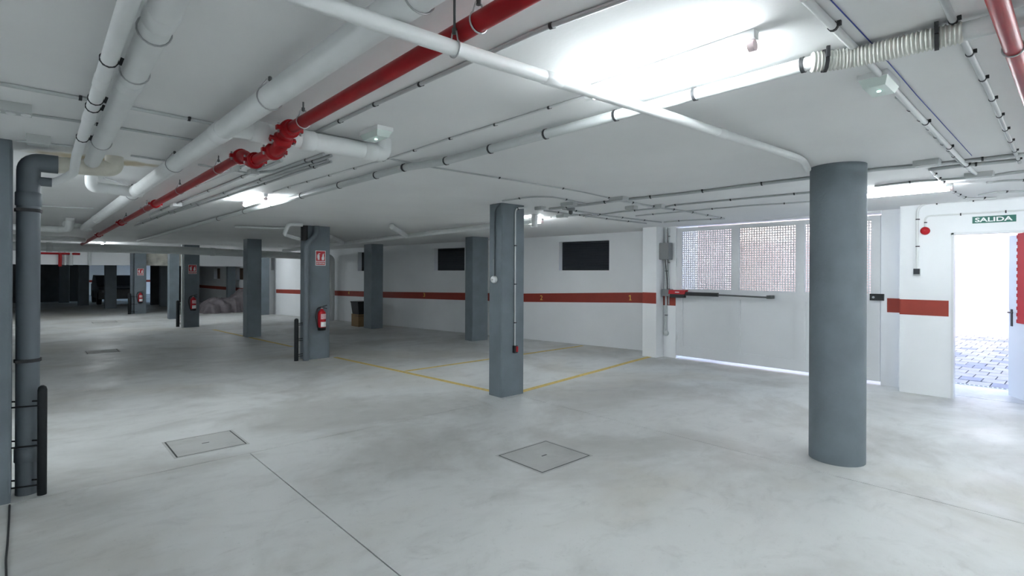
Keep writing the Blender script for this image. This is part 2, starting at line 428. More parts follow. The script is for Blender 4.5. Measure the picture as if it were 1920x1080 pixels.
e = thing('drain_channel', 'narrow slotted drain channel across the outdoor paving beyond the open door', 'drain', (10.06, 1, -.012))
MB().box((10.005, -1.5, -.012), (10.115, 4.0, .001)).build('channel_body', M_box, e)
for k in range(30):
    yy = .2 + k * .05
    MB().box((10.045, yy, .001), (10.075, yy + .03, .0035)).build('slot', M_black, e)
ow = MB().box((18.5, -14, -.05), (18.8, 3.4, 5.6)); struct(ow.build('wall_outside', M_ext))
struct(MB().box((17.2, 3.4, -.05), (17.5, 20, 7.5)).build('wall_facade_pink', M_brickred))
e = thing('neighbouring_house', 'pink rendered house front seen blurred through the gate perforations', 'building', (15.6, 8, -.05))
MB().box((15.6, 7.4, -.05), (16.6, 8.3, 6.5)).build('wall', M_brickred, e)
MB().box((15.4, 8.3, -.05), (16.6, 8.9, 6.5)).build('wall', M_ext, e)
MB().box((15.6, 8.9, -.05), (16.6, 13.5, 6.5)).build('wall', M_brickred, e)

# ================================================================== GATE
e = thing('garage_gate', 'white metal garage gate with perforated upper panels and solid lower panels', 'gate', (XG, 3.6, .02))
gy = [5.235, 5.13, 4.185, 4.05, 3.135, 3.01, 2.11, 2.005]   # stile edges
T0, T1 = XG, XG + .05
zb, zm0, zm1, zt0, zt1 = .05, 1.17, 1.30, 2.385, 2.445
fr = MB()
for a, b in ((gy[1], gy[0]), (gy[3], gy[2]), (gy[5], gy[4]), (gy[7], gy[6])): fr.box((T0, a, zb), (T1, b, zt1))
fr.build('gate_frame', M_gate, e)
for z0, z1, nm in ((zb, zb + .16, 'bottom_rail'), (zm0, zm1, 'middle_rail'), (zt0, zt1, 'top_rail')):
    for a, b in ((gy[2], gy[1]), (gy[4], gy[3]), (gy[6], gy[5])):
        MB().box((T0 + .001, a, z0), (T1 - .001, b, z1)).build(nm, M_gate, e)
for a, b in ((gy[2], gy[1]), (gy[4], gy[3]), (gy[6], gy[5])):
    lp = MB().box((T0 + .030, a, zb + .16), (T0 + .040, b, zm0)).build('lower_panel', M_gate, e)
    bd = MB()
    for q in ((a, b, zb + .16, zb + .18), (a, b, zm0 - .02, zm0), (a, a + .02, zb + .18, zm0 - .02), (b - .02, b, zb + .18, zm0 - .02)):
        bd.box((T0 + .008, q[0], q[2]), (T0 + .030, q[1], q[3]))
    bd.build('panel_bead', M_gate, lp)
    pm = MB(); ny, nz = 22, 27; py_, pz_ = (b - a) / ny, (zt0 - zm1) / nz
    for k in range(ny + 1):
        c = a + k * py_; h = .0088 if 0 < k < ny else .014
        pm.box((T0 + .02, max(a, c - h), zm1), (T0 + .024, min(b, c + h), zt0))
    for k in range(nz + 1):
        c = zm1 + k * pz_; h = .0088 if 0 < k < nz else .014
        pm.box((T0 + .0195, a, max(zm1, c - h)), (T0 + .0245, b, min(zt0, c + h)))
    pm.build('perforated_sheet', M_gate, e)
for z in (.35, 1.75): MB().tube([(XG - .008, 5.215, z), (XG - .008, 5.215, z + .13)], .012, 10).build('hinge', M_gate, e)
tr = struct(MB().box((XG - .01, 2.0, 2.475), (XG + .2, 5.24, 2.7)).build('trim_gate_lintel', M_gate))
# swing-gate operator
p = on_x(1262, 550, XG - .10); q = on_x(1450, 551, XG - .07)
e = thing('gate_operator', 'red and black swing gate motor with long black telescopic arm on gate', 'gate motor', (p.x, p.y, 1.2))
ox = XG - .13; zo = p.z
ya, yb = 5.40, 4.98
MB().box((ox - .05, yb + .02, zo - .075), (ox + .06, 5.27, zo - .01)).build('motor_base', M_black, e)
mb = MB(); mb.hexa([(ox-.05, yb, zo-.01), (ox+.06, yb, zo-.01), (ox+.06, 5.30, zo-.01), (ox-.05, 5.30, zo-.01),
                    (ox-.035, yb-.03, zo+.07), (ox+.05, yb-.03, zo+.07), (ox+.05, 5.30, zo+.065), (ox-.035, 5.30, zo+.065)])
mb.build('motor_cover', M_redl, e)
MB().box((ox - .02, 5.28, zo - .055), (ox + .09, 5.46, zo + .075)).build('mounting_bracket', M_gbox, e)
lb = MB().box((ox - .0512, 5.08, zo + .02), (ox - .045, 5.16, zo + .035)).build('badge', M_paint_w, e)
MB().box((ox - .025, 4.36, zo - .03), (ox + .03, yb + .03, zo + .035)).build('arm_housing', M_black, e)
MB().tube([(ox, 4.37, zo), (ox, 3.50, zo - .012)], .014, 10).build('arm_rod', M_dsteel, e)
MB().box((ox - .02, 3.46, zo - .035), (XG, 3.53, zo + .02)).build('arm_end_bracket', M_dsteel, e)
# lock on the right jamb
p = on_x(1640, 558, XG - .03)
e = thing('gate_lock', 'black surface mounted lock case on the gate edge behind the round column', 'lock', (XG, p.y, p.z - .05))
MB().box((XG - .05, 1.955, p.z - .04), (XG, 2.12, p.z + .055)).build('lock_case', M_black, e)
MB().tube([(XG - .05, 2.075, p.z + .005), (XG - .062, 2.075, p.z + .005)], .016, 14).build('cylinder', M_steel, e)

# ================================================================== EXIT DOOR, SIGNS, WALL FITTINGS
e = thing('door_frame', 'white painted steel frame around the open exit doorway', 'door frame', (XW, .73, 0))
MB().box((XW - .012, DY1 - .025, 0), (XW + .12, DY1, DZ)).build('jamb', M_gate, e)
MB().box((XW - .012, DY0, 0), (XW + .12, DY0 + .02, DZ)).build('jamb', M_gate, e)
MB().box((XW - .012, DY0, DZ - .025), (XW + .12, DY1, DZ)).build('head', M_gate, e)
hp = Vector((8.90, .315, .015)); fp = Vector((9.515, .672, .015)); dd = (fp - hp); LW = dd.length; dd.normalize(); dn = Vector((-dd.y, dd.x, 0))
e = thing('exit_door_leaf', 'white exit door leaf standing open outward with black lever handle', 'door', hp)
MB().obox(hp + dd * LW / 2 + UP * 1.045, dd * LW / 2, dn * .02, UP * 1.045).build('leaf', M_gate, e)
hb = hp + dd * (LW - .07) + dn * .02 + UP * 1.02
h = MB().obox(hb + dn * .004, dd * .018, dn * .004, UP * .11).build('handle_plate', M_black, e)
MB().tube(fillet([hb + UP * .07, hb + UP * .07 + dn * .05, hb + UP * .07 + dn * .055 - dd * .12], .02), .009, 8).build('lever', M_black, h)
rp = thing('red_door_panel', 'red panel with white dashed edge fixed to the open exit door', 'panel', hp + dd * .3 + dn * .022 + UP * .95)
for nm, s0, s1, off in (('panel', .02, LW - .20, .024),):
    MB().obox(hp + dd * (s0 + s1) / 2 + dn * .026 + UP * (1.55 - .015), dd * (s1 - s0) / 2, dn * .004, UP * .575).build(nm, M_redl, rp)
for k in range(14):
    MB().obox(hp + dd * (LW - .195) + dn * .028 + UP * (.985 + k * .083), dd * .012, dn * .004, UP * .022).build('dash', M_redl, rp)
# SALIDA
sy0, sy1 = .972, .572; sz0, sz1 = 2.235, 2.318
e = thing('exit_sign', 'green exit sign reading SALIDA above the open doorway', 'sign', (XW, .77, sz0))
MB().box((XW - .006, sy1, sz0), (XW, sy0, sz1)).build('sign_plate', M_green, e)
lettering('lettering', 'SALIDA', (XW - .0075, sy0 - .025, sz0 + .014), (0, -1, 0), (0, 0, 1), .055, .345, M_paint_w, e, bold=.025)
# bell
pb = on_x(1735, 433, XW)
e = thing('alarm_bell', 'round red fire alarm bell on the white exit wall', 'alarm bell', (XW, pb.y, pb.z - .05))
MB().lathe((XW, pb.y, pb.z), (-1, 0, 0), [(0, .052), (.025, .052), (.03, .048), (.05, .044), (.058, .02), (.058, 0)], 28).build('gong', M_redl, e)
MB().lathe((XW - .058, pb.y, pb.z), (-1, 0, 0), [(0, .012), (.008, .010), (.008, 0)], 14).build('centre_cap', M_signred, e)
pts = [Vector((XW - .012, pb.y, pb.z + .05)), Vector((XW - .012, pb.y, on_x(1735, 403, XW).z)), on_x(1920, 394, XW - .012), ]
pts[1] = Vector((XW - .012, pb.y, pts[2].z)); pts.append(Vector((XW - .012, -1.5, pts[2].z)))
conduit('wall_conduit', 'thin grey conduit curving from the red alarm bell along the wall', pts, .010, M_condw, .42, rad=.09, nub=(-1, 0, 0), start=.06)
# switch
ps = on_x(1720, 510, XW)
e = thing('light_switch', 'small dark square switch box on the white exit wall', 'switch', (XW, ps.y, ps.z - .04))
MB().box((XW - .045, ps.y - .036, ps.z - .05), (XW, ps.y + .036, ps.z + .045)).build('housing', M_box, e)
MB().box((XW - .052, ps.y - .034, ps.z - .03), (XW - .045, ps.y + .034, ps.z + .043)).build('rocker', M_shut, e)
zt = on_x(1800, 377, XW).z
conduit('wall_conduit', 'white conduit rising from the dark switch and bending along the wall top',
        [Vector((XW - .016, ps.y, ps.z + .04)), Vector((XW - .016, ps.y, zt)), Vector((XW - .016, on_x(1870, 373, XW).y, zt + .005))], .015, M_condw, .36, rad=.13, nub=(-1, 0, 0))
# control box, conduits and cable by the gate pilaster
jx = 8.985
e = thing('control_box', 'grey gate control box on the wall left of the gate', 'control box', (jx, 5.42, 1.73))
b0, b1 = on_x(1234, 487, 8.9), on_x(1256, 455, 8.9)
MB().box((8.86, min(b0.y, b1.y), b0.z), (8.99, max(b0.y, b1.y), b1.z)).build('housing', M_gbox, e)
MB().box((8.852, min(b0.y, b1.y) + .012, b0.z + .012), (8.86, max(b0.y, b1.y) - .012, b1.z - .012)).build('lid', M_gbox, e)
ny = on_x(1249, 600, 8.99).y
MB2 = conduit('wall_conduit', 'grey vertical conduit bundle beside the gate hinge stile', [(8.985, ny, .50), (8.985, ny, 2.46)], .022, M_cond, .42, nub=(-1, 0, 0))
conduit('wall_conduit', 'slim grey conduit running down beside the conduit bundle at the gate', [(8.99, ny - .055, 1.0), (8.99, ny - .055, 2.46)], .012, M_cond, .5, nub=(-1, 0, 0))
e = thing('round_junction_box', 'round grey junction box low on the wall left of the gate', 'junction box', (8.99, ny, .40))
MB().lathe((9.01, ny, .455), (-1, 0, 0), [(0, .05), (.04, .05), (.045, .045), (.045, 0)], 20).build('housing', M_box, e)
pc = [(8.90, 5.40, b0.z), (8.90, 5.385, b0.z - .12), (8.905, 5.36, zo + .25), (8.90, 5.35, zo + .06)]
tag(MB().tube(fillet(pc, .1), .008, 8).build('cable', M_black), 'black cable hanging from the control box down to the gate motor', 'cable')

# ================================================================== COLUMNS
def box_column(name, label, x0, x1, y0, y1, chamfer=.0):
    c = .012
    poly = [(x0 + c, y0), (x1 - c, y0), (x1, y0 + c), (x1, y1 - c), (x1 - c, y1), (x0 + c, y1), (x0, y1 - c), (x0, y0 + c)]
    o = MB().prism(poly, 0, ceil_z(y0) + .01).build(name, M_col)
    return tag(o, label, 'column', 'grey painted concrete columns')
rc = MB(); RC = Vector((5.155, 1.455, 0)); RR = .212
n = 48; ring = []
for k in range(n): ring.append((RC.x + RR * math.cos(2*math.pi*k/n), RC.y + RR * math.sin(2*math.pi*k/n)))
rc.add([(x, y, 0) for x, y in ring] + [(x, y, 2.53) for x, y in ring], [(i, (i+1) % n, n + (i+1) % n, n + i) for i in range(n)], True)
tag(rc.build('round_column', M_col), 'thick round grey concrete column in front of the white gate', 'column')
box_column('square_column', 'grey square column with conduit and push buttons beside the yellow bay line', 4.445, 4.845, 5.03, 5.28)
box_column('square_column', 'grey column carrying the nearest fire extinguisher and red sign', 3.72, 4.165, 9.55, 9.83)
box_column('square_column', 'dark grey column right in front of the covered vehicle', 3.925, 4.255, 13.73, 14.06)
box_column('square_column', 'dark shaded column carrying a fire extinguisher left of the covered vehicle', 3.28, 3.67, 17.3, 17.6)
box_column('square_column', 'grey column standing between the two far extinguisher columns', 3.50, 3.78, 20.65, 21.0)
box_column('square_column', 'farthest grey column carrying a fire extinguisher under the low beam', 2.97, 3.335, 24.08, 24.39)
box_column('square_column', 'dark column close to the window wall with a cardboard box behind', 7.13, 7.49, 13.58, 14.05)
box_column('square_column', 'grey column just left of the column with push buttons', 7.62, 8.09, 9.64, 9.93)
box_column('square_column', 'large grey column cut by the left edge of the picture', -.62, -.076, 4.97, 5.36)
p = on_floor(505, 590); box_column('square_column', 'grey column partly hidden at the bright end of the window wall', p.x - .38, p.x, p.y, p.y + .35)
box_column('square_column', 'slim grey column rising behind the covered vehicle', 6.32, 6.62, 24.75, 25.05)
for x, y in ((1.75, 31.5), (2.45, 28.2), (1.2, 34.8), (4.45, 28.3)):
    o = box_column('square_column', 'unlit column in the dark bays beyond the low beam', x, x + .4, y, y + .35)
    o['group'] = 'columns in the dark far bays'
# fittings on the push-button column
CX0, CX1, CYF = 4.445, 4.845, 5.03
p = on_x(928, 524, CX0)
e = thing('call_button', 'round white switch at the end of a conduit on the grey column', 'switch', (CX0, p.y, p.z - .04))
MB().lathe((CX0, p.y, p.z), (-1, 0, 0), [(0, .048), (.03, .046), (.042, .04), (.046, 0)], 24).build('housing', M_white, e)
MB().lathe((CX0 - .046, p.y, p.z), (-1, 0, 0), [(0, .012), (.006, .010), (.006, 0)], 12).build('button', M_box, e)
conduit('column_conduit', 'grey painted conduit on the left face of the push button column', [(CX0 - .012, p.y, p.z + .04), (CX0 - .012, p.y, 2.40), (CX0 - .012, CYF + .03, 2.47)], .011, M_colpipe, 0, rad=.12)
conduit('column_conduit', 'short white conduit end above the round white switch', [(CX0 - .013, p.y + .006, p.z + .04), (CX0 - .013, p.y + .006, p.z + .26)], .008, M_condw, 0)
p = on_y(964, 654, CYF); q = on_y(967, 400, CYF)
e = thing('alarm_push_button', 'small black and red push button low on the grey column', 'push button', (p.x, CYF, p.z - .05))
MB().box((p.x - .028, CYF - .045, p.z - .05), (p.x + .022, CYF, p.z + .045)).build('housing', M_black, e)
MB().box((p.x - .008, CYF - .052, p.z - .035), (p.x + .024, CYF - .045, p.z + .035)).build('red_cover', M_redl, e)
conduit('column_conduit', 'white conduit down the right face of the push button column', [(p.x, CYF - .011, p.z + .04), (p.x, CYF - .011, 2.43), (CX1 + .03, CYF - .011, 2.455)], .010, M_condw, .50, rad=.07, nub=(0, -1, 0))

# ================================================================== FIRE EXTINGUISHERS, SIGNS, BUMPERS
def extinguisher(label, x, y, z0):
    """hangs on a column face looking toward -Y; z0 = bottom"""
    k = .95; R = .072; yc = y - R - .02
    e = thing('fire_extinguisher', label, 'fire extinguisher', (x, yc, z0), 'fire extinguishers on the columns')
    MB().lathe((x, yc, z0 + .045), (0, 0, 1), [(0, R), (.25, R), (.285, R * .9), (.31, R * .6), (.325, .028), (.345, .026), (.345, 0)], 24).build('cylinder', M_redl, e)
    MB().lathe((x, yc, z0), (0, 0, 1), [(0, 0), (0, R * .98), (.05, R * 1.04), (.055, R * 1.04), (.055, R)], 24).build('base_ring', M_black, e)
    v = MB().lathe((x, yc, z0 + .39), (0, 0, 1), [(0, .022), (.03, .022), (.035, .016), (.05, .016), (.05, 0)], 14).build('valve', M_steel, e)
    mb = MB(); mb.obox((x + .025, yc - .01, z0 + .435), (.065, 0, .018), (0, .012, 0), (-.002, 0, .006)); mb.obox((x + .035, yc - .01, z0 + .405), (.055, 0, -.016), (0, .012, 0), (.002, 0, .006))
    mb.build('handle', M_black, v)
    MB().tube(fillet([(x - .02, yc, z0 + .42), (x - .09, yc - .01, z0 + .40), (x - .125, yc - .01, z0 + .27), (x - .10, yc - .01, z0 + .15), (x - .078, yc - .01, z0 + .05)], .08), .011, 10).build('hose', M_black, e)
    def lab(za, zb, nm, m):
        vs, fs = [], []; nn = 10
        for i in range(nn + 1):
            a = math.radians(-125 + 95 * i / nn)
            for z in (za, zb): vs.append((x + math.cos(a) * (R + .0015), yc + math.sin(a) * (R + .0015), z0 + z))
        for i in range(nn): fs.append((2*i, 2*i+2, 2*i+3, 2*i+1))
        return MB().add(vs, fs, True).build(nm, m, e)
    lab(.205, .30, 'label', M_pinklab); lb = lab(.065, .155, 'label', M_paint_w)
    MB().box((x - .02, y - .022, z0 + .25), (x + .02, y, z0 + .33)).build('bracket', M_steel, e)
    return e
M_pinklab = mat('printed pink label', (.72, .45, .47), .5, var=.35, vscale=60)
def ext_sign(label, x, y, z0, z1, w=.2):
    e = thing('extinguisher_sign', label, 'sign', (x, y, z0), 'red extinguisher signs')
    MB().box((x - w/2, y - .004, z0), (x + w/2, y, z1)).build('sign_plate', M_paint_w, e)
    h = z1 - z0; yy = y - .004
    MB().box((x - w/2 + .01, yy - .001, z0 + h*.30), (x + w/2 - .01, yy, z1 - .01)).build('red_field', M_signred, e)
    MB().box((x - w/2 + .01, yy - .001, z0 + .012), (x + w/2 - .01, yy, z0 + h*.255)).build('red_field', M_signred, e)
    # pictogram: extinguisher body with hose, and flames
    ex = MB(); cx_ = x - w*.20
    ex.box((cx_ - w*.09, yy - .003, z0 + h*.38), (cx_ + w*.09, yy - .001, z0 + h*.70)); ex.box((cx_ - w*.05, yy - .003, z0 + h*.70), (cx_ + w*.05, yy - .001, z0 + h*.78))
    ex.box((cx_ - w*.02, yy - .003, z0 + h*.78), (cx_ + w*.16, yy - .001, z0 + h*.82)); ex.box((cx_ - w*.15, yy - .003, z0 + h*.50), (cx_ - w*.12, yy - .001, z0 + h*.76))
    ex.build('pictogram_extinguisher', M_paint_w, e)
    fx = x + w*.22
    fl_ = MB().add([(fx + a*w, yy - .0025, z0 + b*h) for a, b in ((-.10, .36), (.10, .36), (.15, .50), (.10, .66), (.12, .86), (.0, .72), (-.03, .82), (-.06, .62), (-.13, .52))], [tuple(range(9))])
    fl_.build('pictogram_flame', M_paint_w, e)
    lettering('lettering', 'EXTINTOR', (x - w/2 + .02, yy - .0022, z0 + .026), (1, 0, 0), (0, 0, 1), h*.12, w - .04, M_paint_w, e, bold=.02)
def bumper(label, post, wallx, h=.77, r=.030, wall_y=None, group='black rubber bumper posts', dz=(.09, .37, .65)):
    e = thing('bumper_post', label, 'bumper', (post[0], post[1], 0), group)
    MB().lathe((post[0], post[1], 0), (0, 0, 1), [(0, r), (h - .03, r), (h - .01, r*.8), (h, r*.35), (h, 0)], 20).build('post', M_rubber, e)
    for z in dz:
        for s in (-1, 1):
            a = Vector((post[0], post[1] + s*.02, z + s*.012)); b = Vector((wallx, post[1] + s*.05 + .08, z + s*.012))
            MB().tube([a, b], .006, 8).build('bracket', M_rubber, e)
# near column
struct(MB().box((-1.0, 44.985, .85), (9, 44.998, 1.0)).build('trim_far_stripe', M_stripe))
X0, Y0, Z0 = 3.97, 9.55, .535
extinguisher('nearest red fire extinguisher hanging on the grey column right of the bumper post', 3.975, 9.55, .53)
ext_sign('nearest red and white extinguisher sign with flame pictogram', 3.985, 9.55, 1.71, 1.985, .19)
p = on_y(361, 569, 17.3); extinguisher('shaded fire extinguisher on the dark column left of the covered vehicle', p.x, 17.3, p.z - .2)
p = on_y(361, 505, 17.3); ext_sign('shaded extinguisher sign on the dark column left of the covered vehicle', p.x, 17.3, p.z - .13, p.z + .13, .21)
p = on_y(262.5, 558, 24.08); extinguisher('small far fire extinguisher on the farthest grey column', p.x, 24.08, p.z - .2)
p = on_y(263.5, 510, 24.08); ext_sign('tiny far extinguisher sign on the farthest grey column', p.x, 24.08, p.z - .13, p.z + .13, .2)
bumper('black bumper post guarding the downpipe at the left edge', (.085, 5.02), -.09, .775, .027)
bumper('black bumper post left of the nearest fire extinguisher', (3.555, 9.56), 3.74, .76, .036)
p = on_floor(334, 613); bumper('black bumper post left of the dark shaded extinguisher column', (p.x, p.y + .05), p.x + .2, .76, .045)
p = on_floor(242, 589); bumper('far black bumper post beside the farthest extinguisher column', (p.x, 24.0), p.x + .25, .78, .05)

# ================================================================== PIPES
def pipe(name, label, pts, r, m, rad=.1, n=16, couplings=(), cat='pipe', hang=(), hm=None, cl=.06, cm=None, group=None, part='pipe'):
    pts = fillet(pts, rad, 7)
    e = thing(name, label, cat, (pts[0].x, pts[0].y, min(q.z for q in pts) - r), group)
    MB().tube(pts, r, n).build(part, m, e)
    for d in couplings:
        p, t = at_len(pts, d); MB().tube([p - t*cl, p - t*(cl-.004), p + t*(cl-.004), p + t*cl], [r*1.0, r*1.10, r*1.10, r*1.0], n, False).build('coupling', cm or m, e)
    for d in hang:
        p, t = at_len(pts, d); hanger(e, p, t, r)
    return e
def hanger(e, p, t, r, m=None):
    m = m or M_dsteel; zc = ceil_z(p.y); sd = t.cross(UP).normalized(); up = sd.cross(t).normalized()
    ring = [p + (sd * math.cos(a) + up * math.sin(a)) * (r * 1.06 + .002) for a in [math.radians(130 + i * 280 / 14) for i in range(15)]]
    top = p + up * (r * 1.06 + .028)
    mb = MB().tube([top - sd*.012] + ring + [top + sd*.012], .0032, 6).build('hanger_ring', M_steel, e)
    MB().tube([top - UP * .008, Vector((top.x, top.y, zc))], .0045, 8).build('hanger_rod', m, e)
    MB().tube([top - UP*.006, top + UP*.012], .009, 6).build('hanger_nut', m, e)
def zc(y, off): return ceil_z(y) - off
# big white drain running away
AX, AR = .835, .054
A0 = Vector((.925, -3, zc(-3, .10))); A1 = Vector((.705, 11.4, zc(11.4, .10)))
eA = pipe('drain_pipe', 'large white drain pipe running away beside the red pipe', [A0, A1], AR, M_pvc, n=24, couplings=(3.9, 6.4, 9.2, 12.6), cl=.07)
for d in (4.35, 5.6, 7.6, 9.5):
    p, t = at_len([A0, A1], d); hanger(eA, p, t, AR)
# side branch with elbow up to the ceiling
WY = 3.27
pipe('drain_branch', 'white branch pipe crossing under the ceiling with an upturned elbow', [(AX, WY, zc(WY, .095)), (1.80, WY, zc(WY, .10)), (1.80, WY, zc(WY, 0))], .056, M_pvc, rad=.085, n=24, couplings=(.16, .44, .86), cl=.045)
# left pair of white pipes
eL = pipe('drain_pipe', 'thin white pipe of the pair at upper left', [(.200, -2.5, zc(-2.5, .06)), (.250, 4.72, zc(4.7, .10)), (.25, 5.0, 2.30), (.16, 5.12, 2.245), (.085, 5.14, 2.235)], .028, M_pvc, rad=.05, n=16, couplings=(5.4, 6.1))
for i, y in enumerate((2.6, 3.2, 3.35, 4.1)):
    q = Vector((.2173 + .00693*y, y, zc(y, .06 + .00554*(y+2.5)))); clip(eL, q, Vector((0, 1, 0)), .028, Vector((.3, 0, 1)), M_clip, .003)
ep = pipe('drain_pipe', 'thick white pipe of the pair at upper left', [(.285, -2.5, zc(-2.5, .06)), (.36, 5.05, zc(5.05, .07))], .049, M_pvc, n=24, couplings=(4.6, 5.4), cl=.05)
for y in (2.25, 2.75, 4.3): hanger(ep, Vector((.310 + .00993*y, y, zc(y, .065))), Vector((0, 1, 0)), .049)
# near downpipe with elbow and stained horizontal piece
DPX, DPY, DPR = .008, 5.13, .066
pipe('downpipe', 'dark grey painted downpipe with elbow beside the left edge column', [(DPX, DPY, 0), (DPX, DPY, 2.37), (DPX + .16, DPY, 2.37)], DPR, M_colpipe, rad=.13, n=24, couplings=(.28, 2.1), cl=.05)
MB_e = pipe('drain_pipe', 'stained white horizontal pipe with yellow marks from downpipe elbow', [(DPX + .15, DPY, 2.37), (.50, DPY, 2.385), (.50, DPY, 2.49)], .060, M_pvcw, rad=.07, n=20)
tag(MB().tube([(DPX + .05, DPY - .01, 2.235), (DPX + .125, DPY - .01, 2.235)], .033, 16).build('pipe_socket', M_colpipe), 'small dark socket where a white pipe enters the downpipe', 'pipe fitting')
for z in (2.02, .95): clip(MB_e, Vector((DPX, DPY, z)), UP, DPR, Vector((-1, 0, 0)), M_clip, .012)
# elbow pipe joining the big drain
p = on_ceiling(182, 345, .09)
pipe('drain_branch', 'short white elbow pipe joining the large white drain', [(.44, 6.25, zc(6.25, 0)), (.44, 6.25, zc(6.25, .10)), (AX, 6.35, zc(6.35, .10))], .05, M_pvc, rad=.07, n=20)
# far left white pipes
pipe('drain_branch', 'far white cross pipe behind the downpipe', [(-2.5, 11.4, 2.28), (.42, 11.4, 2.27), (.50, 11.0, 2.27), (.50, 10.8, 2.42)], .055, M_pvc, rad=.12, n=14)
pipe('drain_branch', 'far white pipe linking into the end of the large drain', [(.45, 11.3, 2.36), (.80, 11.5, 2.31)], .05, M_pvc, n=14)
pipe('drain_branch', 'second far white cross pipe near the ceiling at left', [(-2.5, 14.2, 2.26), (.75, 14.2, 2.25), (.9, 14.6, 2.25)], .05, M_pvc, n=14)
# red sprinkler main
RX, RRr = 1.095, .0325
red = thing('sprinkler_pipe', 'red sprinkler main hung from the ceiling dipping under a white pipe', 'pipe', (RX, 3, 2.2))
zr = lambda y: zc(y, .105)
N1 = 3.03
MB().tube([(RX, -3.2, zr(-3.2)), (RX, N1, zr(N1))], RRr, 20).build('pipe_run', M_red, red)
zl = 2.315
MB().tube([(RX, 3.30, zl), (RX, 3.66, zl)], RRr, 20).build('pipe_run', M_red, red)
MB().tube([(RX, 4.02, zr(4.02)), (1.0, 17.0, zr(17))], RRr, 16).build('pipe_run', M_red, red)
MB().tube(fillet([(RX, N1 - .03, zr(N1)), (RX, 3.12, zr(N1)), (RX, 3.22, zl), (RX, 3.33, zl)], .06, 6), .041, 18).build('elbow', M_red, red)
MB().tube(fillet([(RX, 3.63, zl), (RX, 3.76, zl), (RX, 3.90, zr(4)), (RX, 4.05, zr(4))], .07, 6), .041, 18).build('elbow', M_red, red)
def grooved(p, t, r=.041):
    p, t = Vector(p), Vector(t).normalized(); sd = t.cross(UP).normalized(); up = sd.cross(t)
    c = MB().tube([p - t*.025, p - t*.02, p + t*.02, p + t*.025], [r, r + .012, r + .012, r], 18).build('coupling', M_red, red)
    for s in (-1, 1):
        MB().obox(p + sd * s * (r + .018), t*.014, sd*.014, up*.012).build('lug', M_red, c)
        MB().tube([p + sd*s*(r+.02) - up*.028, p + sd*s*(r+.02) + up*.028], .006, 8).build('bolt', M_steel, c)
grooved((RX, 3.06, zr(3.06)), (0, 1, 0)); grooved((RX, 3.17, (zr(3)+zl)/2), (0, 1, -.9)); grooved((RX, 3.31, zl), (0, 1, 0))
grooved((RX, 3.68, zl), (0, 1, 0)); grooved((RX, 3.98, zr(4)), (0, 1, 0))
for y in (1.36, 2.86, 4.55, 5.9, 7.7, 9.4): hanger(red, Vector((RX if y < 4 else RX - .0073*(y-4), y, zr(y))), Vector((0, 1, 0)), RRr)
for y in (7.15, 9.9, 13.0): grooved((RX - .0073*(y-4), y, zr(y)), (0, 1, 0), .036)
# red pipe at the right edge
p = on_ceiling(1893, 70, .09)
e2 = pipe('sprinkler_branch', 'short red pipe crossing the upper right corner', [(-.5, p.y, zc(0, .09)), (p.x, p.y, zc(0, .09)), (6.5, p.y, zc(0, .09))], .028, M_red, n=18)
hanger(e2, Vector((p.x + .14, p.y, zc(0, .09))), Vector((1, 0, 0)), .028)
# white diagonal pipe crossing below everything
ed = pipe('service_pipe', 'long white pipe crossing below the red main toward the round column', [(-3, 1.455, 2.295), (1.02, 1.443, 2.342), (2.40, 1.465, 2.402), (4.45, 1.50, 2.485), (4.93, 1.62, 2.49)], .026, M_pvc, rad=.2, n=18, couplings=(4.55, 6.05), cl=.05)
hanger(ed, Vector((1.06, 1.444, 2.344)), Vector((1, 0, .02)), .026)
pp = on_ceiling(1540, 300, .03)
# pale grey pipe with jog and corrugated hose
GX = 2.37
G0 = on_ceiling(1535, 114, .047); G1 = Vector((GX + .02, 3.42, zc(3.42, .045))); G2 = Vector((GX - .09, 3.78, zc(3.78, .045))); G3 = Vector((1.98, 15.5, zc(15.5, .045)))
ge = pipe('ventilation_pipe', 'long pale grey pipe strapped to the ceiling with a kink', [G0, G1, G2, G3], .029, M_greypipe, rad=.1, n=18, couplings=(), cl=.03)
pl = [G0, G1, G2, G3]
for d in (.06, .55, 1.02, 1.55, 2.08, 2.6, 3.05, 3.5, 4.2, 5.1, 6.0, 7.0, 8.2):
    p, t = at_len(pl, d); clip(ge, p, t, .029, Vector((0, 0, 1)))
hs = [on_ceiling(x, y, .05) for x, y in ((1521, 117), (1590, 110), (1660, 95), (1730, 77), (1806, 60))]
hs = fillet(hs, .08, 6); L = plen(hs)
nr = 36; pts, rs = [], []
for k in range(nr * 4 + 1):
    p, t = at_len(hs, L * k / (nr * 4) * .999); pts.append(p); rs.append(.036 + (.0055 if k % 4 in (1, 2) else 0))
e = thing('corrugated_hose', 'cream corrugated flexible hose joining two grey pipes at right', 'hose', (GX, .55, zc(.5, .1)))
MB().tube(pts, rs, 16).build('hose', M_hose, e)
for d in (.05, .42):
    p, t = at_len(hs, d); clip(e, p, t, .041, Vector((0, 0, 1)))
pipe('ventilation_pipe', 'grey pipe stub continuing from the hose at the right edge', [on_ceiling(1800, 61, .05), on_ceiling(1900, 36, .05), (GX + .2, -1.5, zc(-1.5, .05))], .034, M_greypipe, n=18)
# grey cross pipe at the far columns
pipe('drain_pipe', 'large pale grey cross pipe in front of the dark extinguisher column', [(-5.5, 16.85, 2.16), (0.4, 16.85, 2.165), (3.2, 16.85, 2.17), (7.40, 16.85, 2.085), (7.40, 16.85, 0)], .105, M_greypipe, rad=.16, n=18, couplings=(5.9, 9.4))
